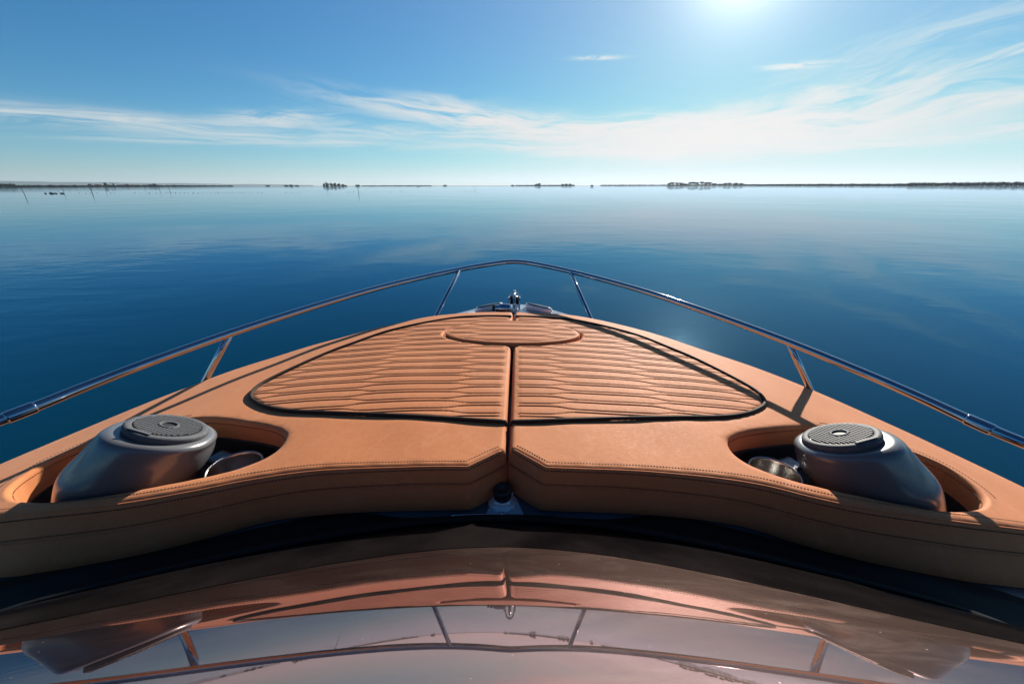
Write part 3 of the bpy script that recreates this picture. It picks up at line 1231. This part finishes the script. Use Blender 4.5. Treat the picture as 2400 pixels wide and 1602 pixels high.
# bow fittings
zb = -.052
roll = MB()
for s_ in (-1, 1):
    prof = [(0, 2.47, zb), (0, 2.50, zb + .045), (0, 2.56, zb + .075), (0, 2.64, zb + .07), (0, 2.76, zb + .03), (0, 2.78, zb - .03), (0, 2.62, zb - .02)]
    a = roll.ring([(s_ * .036, p[1], p[2]) for p in prof])
    b = roll.ring([(s_ * .041, p[1], p[2]) for p in prof])
    roll.bridge(a, b)
    roll.cap(a, s_ < 0)
    roll.cap(b, s_ > 0)
roll.box((0, 2.62, zb - .006), (.075, .30, .008))
ro = bpart(roll, 'anchor_roller', 'chrome', boat, smooth=False)
mb = MB()
mb.tube([(-.034, 2.745, zb + .015), (.034, 2.745, zb + .015)], [.026, .026], 20)
bpart(mb, 'roller_wheel', 'rubber', boat, ro)
mb = MB()
bail = []
for t in np.linspace(0, math.pi, 17):
    bail.append((.032 * math.cos(t), 2.60, zb + .045 + .066 * math.sin(t) ** .8))
mb.tube(bail, .005, 10)
bpart(mb, 'bail', 'chrome', boat, ro)
mb = MB()
mb.tube([(0, 2.50, zb + .03), (0, 2.60, zb + .075), (0, 2.68, zb + .095), (0, 2.76, zb + .07)], [.012, .011, .010, .006], 10)
bpart(mb, 'anchor_shank', 'chrome', boat, ro)
mb = MB()
for i in range(9):
    y = 2.50 - .018 * i
    R = Matrix.Rotation(rad(90 * (i % 2)), 3, 'Y')
    ring = [Vector((.0075 * math.cos(t), .0125 * math.sin(t), 0)) for t in np.linspace(0, 2 * math.pi, 12, endpoint=False)]
    mb.tube([(R @ p) + Vector((.008 - .003 * (i % 3), y, zb + .045 - .004 * i)) for p in ring], .0026, 6, closed=True)
bpart(mb, 'anchor_chain', 'chrome', boat, ro)
# windlass
mb = MB()
Rx = Matrix.Rotation(rad(90), 3, 'Y')
mb.lathe([(.016, -.068), (.026, -.064), (.028, -.055), (.022, -.048), (.022, -.044), (.030, -.038), (.033, -.02), (.033, .028), (.029, .038), (.018, .044)], (-.062, 2.435, zb + .038), 28, Rx)
wl_ = bpart(mb, 'windlass', 'chrome', boat)
mb = MB()
mb.lathe([(.012, -.086), (.022, -.084), (.024, -.072), (.016, -.068)], (-.062, 2.435, zb + .038), 24, Rx)
bpart(mb, 'drum_knob', 'rubber', boat, wl_)
mb = MB()
mb.box((-.055, 2.435, zb + .008), (.10, .06, .022))
bpart(mb, 'windlass_base', 'rubber', boat, wl_, smooth=False)
mb = MB()
mb.tube([(.0, 2.40, zb + .02), (.012, 2.38, zb + .03), (.02, 2.42, zb + .045), (.03, 2.45, zb + .02), (.03, 2.40, zb + .01)], .008, 10)
bpart(mb, 'brake_lever', 'chrome', boat, wl_)
# folding cleats and a small round hatch
for sg in (-1, 1):
    a = Vector((sg * .082, 2.600, zb + .012))
    b = Vector((sg * .262, 2.492, zb + .004))
    mb = MB()
    N_ = 18
    d = (b - a).normalized()
    side = Vector((-d.y, d.x, 0))
    prev = None
    for layer, (sc, hz) in enumerate([(1.0, -.012), (1.0, .006), (.93, .014), (.80, .018)]):
        ring = []
        for k in range(36):
            t = 2 * math.pi * k / 36
            c_, s_ = math.cos(t), math.sin(t)
            e = .62
            p = (a + b) / 2 + d * (math.copysign(abs(c_) ** e, c_) * .106 * (1 - (1 - sc) * .3)) + side * (math.copysign(abs(s_) ** .8, s_) * .026 * sc)
            ring.append((p.x, p.y, p.z + hz))
        idx = mb.ring(ring)
        if prev:
            mb.bridge(prev, idx)
        prev = idx
    mb.cap(prev)
    cl_ = bpart(mb, 'mooring_cleat', 'satin', boat, sharp=40)
    mb = MB()
    prev = None
    for sc, hz in [(1, .0175), (1, .0215), (.8, .023)]:
        ring = []
        for k in range(28):
            t = 2 * math.pi * k / 28
            p = (a + b) / 2 + d * (math.cos(t) * .094 * sc) + side * (math.sin(t) * .019 * sc)
            ring.append((p.x, p.y, p.z + hz))
        idx = mb.ring(ring)
        if prev:
            mb.bridge(prev, idx)
        prev = idx
    mb.cap(prev)
    bpart(mb, 'cleat_recess', 'navy', boat, cl_)
mb = MB()
mb.lathe([(.034, 0), (.034, .006), (.030, .009), (.001, .010)], (-.285, 2.425, zb - .002), 28)
bpart(mb, 'deck_hatch', 'hull_white', boat)

# ------------------------------------------------------------------ water and far shores
def far_dir(px):
    """azimuth (radians) of a column of the far shore, 0 = dead ahead"""
    return math.atan2((px - 1200.0) / 885.0, math.cos(PITCH) + .4136 * math.sin(PITCH))


def far(px, d, z=0.0):
    a = far_dir(px)
    return Vector((math.sin(a) * d, math.cos(a) * d, z))


def mpp(px, d):
    """metres per photograph pixel of height at range d"""
    return d * math.cos(far_dir(px)) / (885.0 * 1.0) * .925


mb = MB()
N_ = 128
c0 = mb.ring([(0, 0, 0)])
prev = None
for r in (6, 30, 150, 900, 4000, 14500):
    idx = mb.ring([(r * math.cos(2 * math.pi * k / N_), r * math.sin(2 * math.pi * k / N_), 0) for k in range(N_)])
    if prev:
        mb.bridge(prev, idx)
    else:
        mb.f += [(0, idx[k], idx[(k + 1) % N_]) for k in range(N_)]
    prev = idx
wat = mb.build('water', M['water'], up=True)
tag(wat, kind='structure')


def clump(mb, c, rx, rz, n, size, rng):
    """leaf-sized faces scattered through an uneven crown"""
    for _ in range(n):
        a = rng.uniform(0, 2 * math.pi)
        u = rng.uniform(-1, 1)
        rr = rng.random() ** .4
        h = math.sqrt(1 - u * u)
        p = Vector((c[0] + rx * rr * h * math.cos(a), c[1] + rx * rr * h * math.sin(a), c[2] + rz * rr * u))
        q = Vector((rng.uniform(-1, 1), rng.uniform(-1, 1), rng.uniform(-1, 1))).normalized() * size * rng.uniform(.6, 1.3)
        r_ = Vector((rng.uniform(-1, 1), rng.uniform(-1, 1), rng.uniform(-1, 1))).normalized() * size
        i = mb.ring([p - q, p + r_, p + q])
        mb.f.append(tuple(i))


def tree_belt(name, px0, px1, d0, d1, h0, h1, label, rough=.5, seed=1):
    """a far-off wood that reads as one mass; heights in photograph pixels"""
    rng = random.Random(seed)
    mb = MB()
    n = int(abs(px1 - px0) / 1.5) + 3
    for i in range(n):
        t = i / (n - 1)
        px = px0 + (px1 - px0) * t
        d = d0 + (d1 - d0) * t
        m = mpp(px, d)
        h = (h0 + (h1 - h0) * t) * m * rng.uniform(1 - rough, 1 + rough * .35)
        for q in range(2):
            p = far(px + rng.uniform(-1, 1), d + rng.uniform(0, 40) * (d / 2000))
            clump(mb, (p.x, p.y, h * .48), m * 1.8, h * .52, 26, m * 1.25, rng)
    o = mb.build(name, M['foliage'], smooth=False)
    tag(o, label, 'trees', None, 'stuff')
    return o


def land_strip(px0, px1, d0, d1, h, name='shore', depth=120):
    mb = MB()
    n = max(2, int(abs(px1 - px0) / 20))
    rows = [[], [], [], []]
    for i in range(n + 1):
        t = i / n
        px = px0 + (px1 - px0) * t
        d = d0 + (d1 - d0) * t
        end = math.sin(math.pi * min(1, max(0, t))) ** .4 if h else 1
        hh = h * mpp(px, d)
        p = far(px, d)
        u = p.normalized()
        dd = depth * max(.02, end)
        for r, (o, z) in zip(rows, ((0, -.3), (dd * .25, hh * .7 * end + .05), (dd * .6, hh * end + .05), (dd, -.3))):
            r.append(p + u * o + Vector((0, 0, z)))
    idx = [mb.ring(r) for r in rows]
    for a, b in zip(idx, idx[1:]):
        mb.bridge(a, b, closed=False)
    o = mb.build(name, M['shore'], up=True)
    tag(o, kind='structure')
    return o


# left shore
land_strip(-260, 620, 1500, 2600, .8, depth=400)
land_strip(560, 1500, 2700, 2700, .7, depth=200)
land_strip(1480, 2700, 2600, 1150, .9, depth=300)
tree_belt('woodland', -200, 36, 1350, 1500, 13, 8.5, "dense dark wood on the headland at the far left edge", .3, 3)
tree_belt('woodland', 34, 210, 1550, 1800, 5.0, 4.5, "low dark wood behind the mooring poles, left of the town", .5, 4)
tree_belt('woodland', 210, 412, 1900, 2150, 4.2, 4.0, "dark trees along the waterfront of the far town", .45, 5)
tree_belt('woodland', 410, 545, 2150, 2500, 3.2, 2.0, "thin line of trees tapering away to the right of the far town", .45, 6)
tree_belt('woodland', 1745, 2140, 1900, 1450, 3.0, 5.2, "thin dark wood thickening along the right-hand shore", .28, 7)
tree_belt('woodland', 2130, 2660, 1440, 1150, 7.0, 11.5, "tall dark wood on the shore at the far right edge", .28, 8)
tree_belt('scrub', 1500, 1570, 2600, 2500, 1.6, 1.8, "faint scrub on the low spit left of the pine grove", .5, 9)
tree_belt('scrub', 1410, 1500, 2600, 2600, 1.6, 1.8, "faint scrub right of the small dark hut on the water", .5, 10)
tree_belt('scrub', 1210, 1345, 2600, 2600, 1.5, 2.0, "low scrub joining the two rounded groves dead ahead", .5, 11)
tree_belt('scrub', 850, 1010, 2700, 2700, 1.1, 1.1, "hair-thin scrub on the flat right of the wooded island", .5, 12)


def far_tree(px, d, w, h, label, group=None, pine=False, seed=1, name='tree'):
    """width and height in photograph pixels at range d"""
    rng = random.Random(seed)
    m = mpp(px, d)
    p = far(px, d)
    o = bpy.data.objects.new(name, None)
    o.location = p
    COL.objects.link(o)
    tag(o, label, 'tree', group)
    tk = MB()
    H_ = h * m
    tk.tube([(0, 0, -.3), (m * .05, 0, H_ * .35), (-m * .04, 0, H_ * .75)], [m * .28, m * .2, m * .08], 7)
    for k in range(3):
        a = rng.uniform(0, 6.28)
        tk.tube([(0, 0, H_ * .35), (math.cos(a) * w * m * .25, math.sin(a) * w * m * .25, H_ * .7)], [m * .12, m * .05], 5)
    tk.build('trunk', M['bark'], o)
    cr = MB()
    n = 8
    for k in range(n):
        a = rng.uniform(0, 6.28)
        r_ = w * m * .5 * rng.uniform(.1, .6)
        zc = H_ * (rng.uniform(.60, .86) if pine else rng.uniform(.14, .74))
        clump(cr, (r_ * math.cos(a), r_ * math.sin(a), zc), w * m * .30, H_ * (.18 if pine else .30), 70, m * .9, rng)
    cr.build('crown', M['foliage'], o, smooth=False)
    return o


isl = [(760, 5.5, 8.5, "slim tree at the left tip of the wooded island"), (768, 9, 9.5, "tallest round tree on the wooded island"), (777, 9, 9, "broad tree right beside the tallest one on the wooded island"), (786, 9, 7.5, "middle tree on the wooded island, lower than those to its left"), (795, 9, 6.5, "right-of-middle tree on the wooded island"), (804, 8, 5, "low tree near the right end of the wooded island"), (811, 6, 3, "lowest bush-like tree at the right end of the wooded island")]
for i, (px, ww, hh, lb) in enumerate(isl):
    far_tree(px, 1900 + 7 * i, ww * 1.1, hh, lb, "trees on the wooded island", seed=20 + i)
land_strip(752, 818, 1890, 1890, .8, 'island', 60)
for i, (px, ww, hh, lb) in enumerate([(627, 12, 3, "low dark tree on the small islet left of the longer islet"), (671, 11, 3.2, "low tree on the left half of the longer islet"), (683, 10, 4, "taller tree in the middle of the longer islet"), (697, 9, 2.4, "lowest tree at the right end of the longer islet"), (840, 14, 3.2, "flat dark tree just right of the wooded island, behind the leaning channel post"), (1044, 9, 3, "lone dark tree on the thin horizon line ahead"), (1202, 11, 2.8, "small faint tree left of the rounded groves dead ahead")]):
    far_tree(px, 2300, ww, hh, lb, "single trees on the far flats", seed=40 + i)
for i, (px, ww, hh, lb) in enumerate([(1257, 9, 5, "left tree of the first rounded grove ahead"), (1264, 9, 6.2, "right, taller tree of the first rounded grove ahead"), (1320, 9, 4.2, "left tree of the second rounded grove ahead"), (1328, 9, 5.0, "middle tree of the second rounded grove ahead"), (1337, 8, 4.4, "right tree of the second rounded grove ahead")]):
    far_tree(px, 2500, ww, hh, lb, "rounded groves dead ahead", seed=60 + i)
rng = random.Random(5)
lab = ["first pine at the left end of the right-hand grove", "second pine from the left end of the grove", "flat topped pine left of the grove's first gap", "pine just right of the grove's first gap", "low pine before the dark cluster of the grove", "left pine of the grove's dark cluster", "middle pine of the grove's dark cluster", "right pine of the grove's dark cluster", "leaning pine standing above its neighbours in the middle of the grove", "pine right of the leaning one", "broad pine on the grove's right shoulder", "low tree where the grove thins out", "tree in the gap after the pine grove", "left tree of the sparse row past the grove", "middle tree of the sparse row past the grove", "right tree of the sparse row past the grove", "last tree before the grove becomes a thin line of wood"]
gp = [(1569, 6.5), (1577, 7.5), (1588, 7), (1596, 6.5), (1606, 5), (1618, 8), (1626, 8.2), (1634, 7.5), (1645, 8.6), (1655, 7.5), (1664, 7.6), (1674, 5), (1688, 4), (1700, 6), (1711, 6.6), (1724, 6.2), (1738, 5.2)]
for i, ((px, hh), lb) in enumerate(zip(gp, lab)):
    far_tree(px, 2000, 11, hh, lb, "pine grove on the right-hand shore", pine=True, seed=80 + i, name='pine_tree')
tree_belt('scrub', 1566, 1750, 2010, 1950, 2.6, 2.8, "undergrowth at the foot of the right-hand pine grove", .4, 15)


def house(px, d, w, h, mat, label, name='house', flat=False):
    m = mpp(px, d)
    p = far(px, d)
    o = bpy.data.objects.new(name, None)
    o.location = p
    o.rotation_euler = (0, 0, -far_dir(px))
    COL.objects.link(o)
    tag(o, label, 'building', "houses of the far town" if not flat else None)
    W, Hh = w * m, h * m
    mb = MB()
    mb.box((0, 0, Hh * .34 if not flat else Hh * .5), (W, W * .7, Hh * .68 if not flat else Hh))
    mb.build('wall', M[mat], o, smooth=False)
    if not flat:
        rf = MB()
        a = rf.ring([(-W * .55, -W * .4, Hh * .68), (W * .55, -W * .4, Hh * .68), (W * .55, W * .4, Hh * .68), (-W * .55, W * .4, Hh * .68)])
        b = rf.ring([(-W * .5, 0, Hh), (W * .5, 0, Hh)])
        rf.f += [(a[0], a[1], b[1], b[0]), (a[2], a[3], b[0], b[1]), (a[1], a[2], b[1]), (a[3], a[0], b[0]), tuple(a)]
        rf.build('roof', M['roof'], o, smooth=False)
    return o


hs_ = [(228, 7, 6.0, 'wall_pale', "pinkish house left of the dark tower in the far town"), (236, 6, 5.2, 'wall_white', "small white house tucked against the dark tower"), (256, 6, 5.0, 'wall_pale', "low house between the dark tower and the bright white building"), (280, 8, 4.8, 'wall_pale', "wide pale house right of the bright white building"), (290, 8, 5.0, 'wall_pale', "second pale house right of the bright white building"), (299, 6, 6.0, 'wall_white', "pinkish white house with the highest gable in the row"), (311, 9, 4.6, 'wall_pale', "long low house in the middle of the town's right half"), (324, 8, 4.4, 'wall_pale', "low house left of the rounded tree clump"), (338, 6, 4.0, 'wall_white', "small house near the right end of the town"), (376, 7, 3.6, 'wall_pale', "last low house at the right end of the town")]
for px, ww, hh, mt, lb in hs_:
    house(px, 2350, ww, hh, mt, lb)
house(267, 2300, 4.5, 7.5, 'wall_white', "bright white building catching the sun in the far town", 'building', True)
house(249, 2300, 5, 9.0, 'foliage', "square dark tower rising over the far town", 'tower', True)
for px, hh, lb in ((211, 7.5, "dark bushy tree left of the town's houses"), (355, 5.5, "left tree of the rounded clump right of the town"), (363, 7, "right, taller tree of the rounded clump right of the town")):
    far_tree(px, 2150, 9, hh, lb, "trees in the far town", seed=int(px))

# mountains fading in the air behind the left shore
mb = MB()
rows = [[], [], []]
rng = random.Random(2)
for i in range(90):
    px = -600 + i * 15
    d = 12500
    t = (px + 600) / 1350
    hh = (13.5 - 10.5 * max(0, (px + 50) / 760.0)) if px > -50 else 13.5 + 1.0 * math.sin(px / 90)
    hh = max(.3, hh + .35 * math.sin(px / 31) + .25 * math.sin(px / 13.0))
    p = far(px, d)
    u = p.normalized()
    rows[0].append(p + Vector((0, 0, -2)))
    rows[1].append(p + u * 900 + Vector((0, 0, hh * mpp(px, d))))
    rows[2].append(p + u * 1900 + Vector((0, 0, -2)))
idx = [mb.ring(r) for r in rows]
for a, b in zip(idx, idx[1:]):
    mb.bridge(a, b, closed=False)
tag(mb.build('hills', M['hill'], up=True), kind='structure')


# mooring poles
def pole(px, pyb, top, lean, r, label, name='mooring_pole', group="mooring poles off the left shore"):
    """pyb: photograph row of the foot at the water; top: metres"""
    dep = math.atan(((pyb - 435.5) / 885.0) * math.cos(PITCH) ** 2 * math.cos(far_dir(px)))
    d = CAM_H / math.tan(dep)
    r *= .75
    mb = MB()
    mb.tube([(-lean * .0, 0, -.8), (lean * .5, 0, top * .5), (lean, 0, top)], [r, r * .95, r * .85], 10)
    mb.lathe([(r * .86, 0), (r * .7, r * .4), (r * .2, r * .6)], (lean, 0, top), 10)
    o = mb.build(name, M['wood'])
    o.location = far(px, d)
    tag(o, label, 'pole', group)
    return o


pole(50, 455, 2.05, -.25, .085, "tallest and nearest mooring pole, leaning, at the left edge of the lagoon")
pole(133, 443.5, 2.0, -.2, .10, "thin mooring pole left of the second tall one")
pole(145, 448, 2.1, -.3, .10, "mooring pole second tallest from the left, behind the dark floats")
pole(160, 443, 2.0, -.1, .08, "faint short mooring pole right of the dark floats")
pole(211, 449, 2.2, -.2, .15, "thickest mooring pole, in front of the left end of the town")
pole(245, 445, 2.1, -.2, .13, "mooring pole in front of the dark tower")
pole(261, 443, 1.9, -.1, .09, "faint mooring pole in front of the bright white building")
pole(338, 443.5, 2.0, -.1, .10, "faint mooring pole left of the last two")
pole(372, 444.5, 2.1, -.15, .13, "second last mooring pole to the right")
pole(395, 445, 2.3, -.1, .13, "last mooring pole on the right of the row")
pole(839, 450, 2.2, -.15, .10, "lone leaning channel post just right of the wooded island", 'channel_post', None)
pole(1113, 446.5, 1.8, 0, .06, "thin lone stake in the open water dead ahead", 'channel_post', None)


# net floats
fl = MB()
fl.lathe([(.02, -.10), (.16, -.07), (.22, .0), (.21, .10), (.12, .20), (.04, .24), (.03, .34), (.01, .36)], (0, 0, 0), 12)
flo = fl.build('net_float', M['rubber'])
rows_ = []
rng = random.Random(11)
dark = [(100, "leftmost dark net float, alone between the first two poles"), (111, "dark net float left of the biggest one"), (113.5, "biggest dark net float of the left row"), (119, "dark net float right of the biggest one"), (125, "last dark net float before the gap by the tall pole"), (137, "dark net float left of the second tall pole's foot"), (141.5, "dark net float touching the second tall pole's reflection")]
faint = [180, 195, 207, 222, 254, 262, 311, 325, 345, 361, 372, 383, 389, 396, 407, 418, 428, 437, 449, 460, 470, 480, 491, 501, 508, 518, 526, 533, 541, 548, 557, 564, 571, 579, 587, 600, 611, 667, 684, 697, 816, 828, 880, 913, 940, 1088, 1094, 1105]
first = True
for px, lb in dark:
    o = flo if first else flo.copy()
    if not first:
        COL.objects.link(o)
    first = False
    d = CAM_H / math.tan(math.atan((452.6 - 435.5) / 885 * math.cos(PITCH) ** 2 * math.cos(far_dir(px))))
    o.location = far(px, d)
    s_ = 1.5 if px == 113.5 else 1.1
    o.scale = (s_ * 1.3, s_, s_)
    tag(o, lb, 'float', "dark net floats by the mooring poles")
for px in faint:
    o = flo.copy()
    COL.objects.link(o)
    pb = 451.5 + rng.uniform(-.6, .6) - (1.5 if px > 800 else 0)
    d = CAM_H / math.tan(math.atan((pb - 435.5) / 885 * math.cos(PITCH) ** 2 * math.cos(far_dir(px))))
    o.location = far(px, d)
    s_ = rng.uniform(.40, .70)
    o.scale = (s_, s_, s_)
    tag(o, "tiny faint net float in the long line across the lagoon", 'float', "faint net floats across the lagoon")

# small hut on stilts and a skiff far ahead
hx = far(1388, 800)
h0 = bpy.data.objects.new('fishing_hut', None)
h0.location = hx
COL.objects.link(h0)
tag(h0, "small dark fishing hut standing in the water right of the second grove", 'hut')
mb = MB()
mb.box((0, 0, 1.35), (4.6, 3.4, 1.7))
mb.build('wall', M['wood'], h0, smooth=False)
mb = MB()
a = mb.ring([(-2.6, -2, 2.2), (2.6, -2, 2.2), (2.6, 2, 2.2), (-2.6, 2, 2.2)])
b = mb.ring([(-2.4, 0, 2.9), (2.4, 0, 2.9)])
mb.f += [(a[0], a[1], b[1], b[0]), (a[2], a[3], b[0], b[1]), (a[1], a[2], b[1]), (a[3], a[0], b[0]), tuple(a)]
mb.build('roof', M['wood'], h0, smooth=False)
for sx in (-2, 2):
    for sy in (-1.4, 1.4):
        mb = MB()
        mb.tube([(sx, sy, -.8), (sx, sy, .6)], .12, 8)
        mb.build('stilt', M['wood'], h0)
mb = MB()
secs_ = [(-2.3, .1, .5), (-1.6, .55, .42), (0, .75, .38), (1.5, .7, .40), (2.0, .62, .42)]
prev = None
for x_, hw, fr in secs_:
    idx = mb.ring([(x_, -hw, fr), (x_, -hw * .7, -.1), (x_, hw * .7, -.1), (x_, hw, fr), (x_, hw * .9, fr), (x_, 0, .1), (x_, -hw * .9, fr)])
    if prev:
        mb.bridge(prev, idx)
    else:
        mb.cap(idx)
    prev = idx
mb.cap(prev)
sk = mb.build('skiff', M['wood'], smooth=False)
sk.location = far(981, 650)
tag(sk, "tiny dark skiff lying low on the water left of dead ahead", 'boat')

# ------------------------------------------------------------------ air
mb = MB()
mb.box((0, 0, 124), (31000, 31000, 250))
hz_ = mb.build('haze', M['slot'], smooth=False)
hm = bpy.data.materials.new("haze")
hm.use_nodes = True
ht = NT(hm.node_tree)
ht.n.clear()
out = ht.new('ShaderNodeOutputMaterial')
pv = ht.new('ShaderNodeVolumePrincipled')
pv.inputs['Color'].default_value = (.62, .80, .98, 1)
pv.inputs['Density'].default_value = .000038
pv.inputs['Anisotropy'].default_value = .3
ht.l.new(pv.outputs[0], out.inputs['Volume'])
hz_.data.materials.clear()
hz_.data.materials.append(hm)
tag(hz_, kind='stuff')
hz_['label'] = "thin pale sea haze over the whole lagoon"

for o in bpy.data.objects:
    if '_b' in o:
        del o['_b']
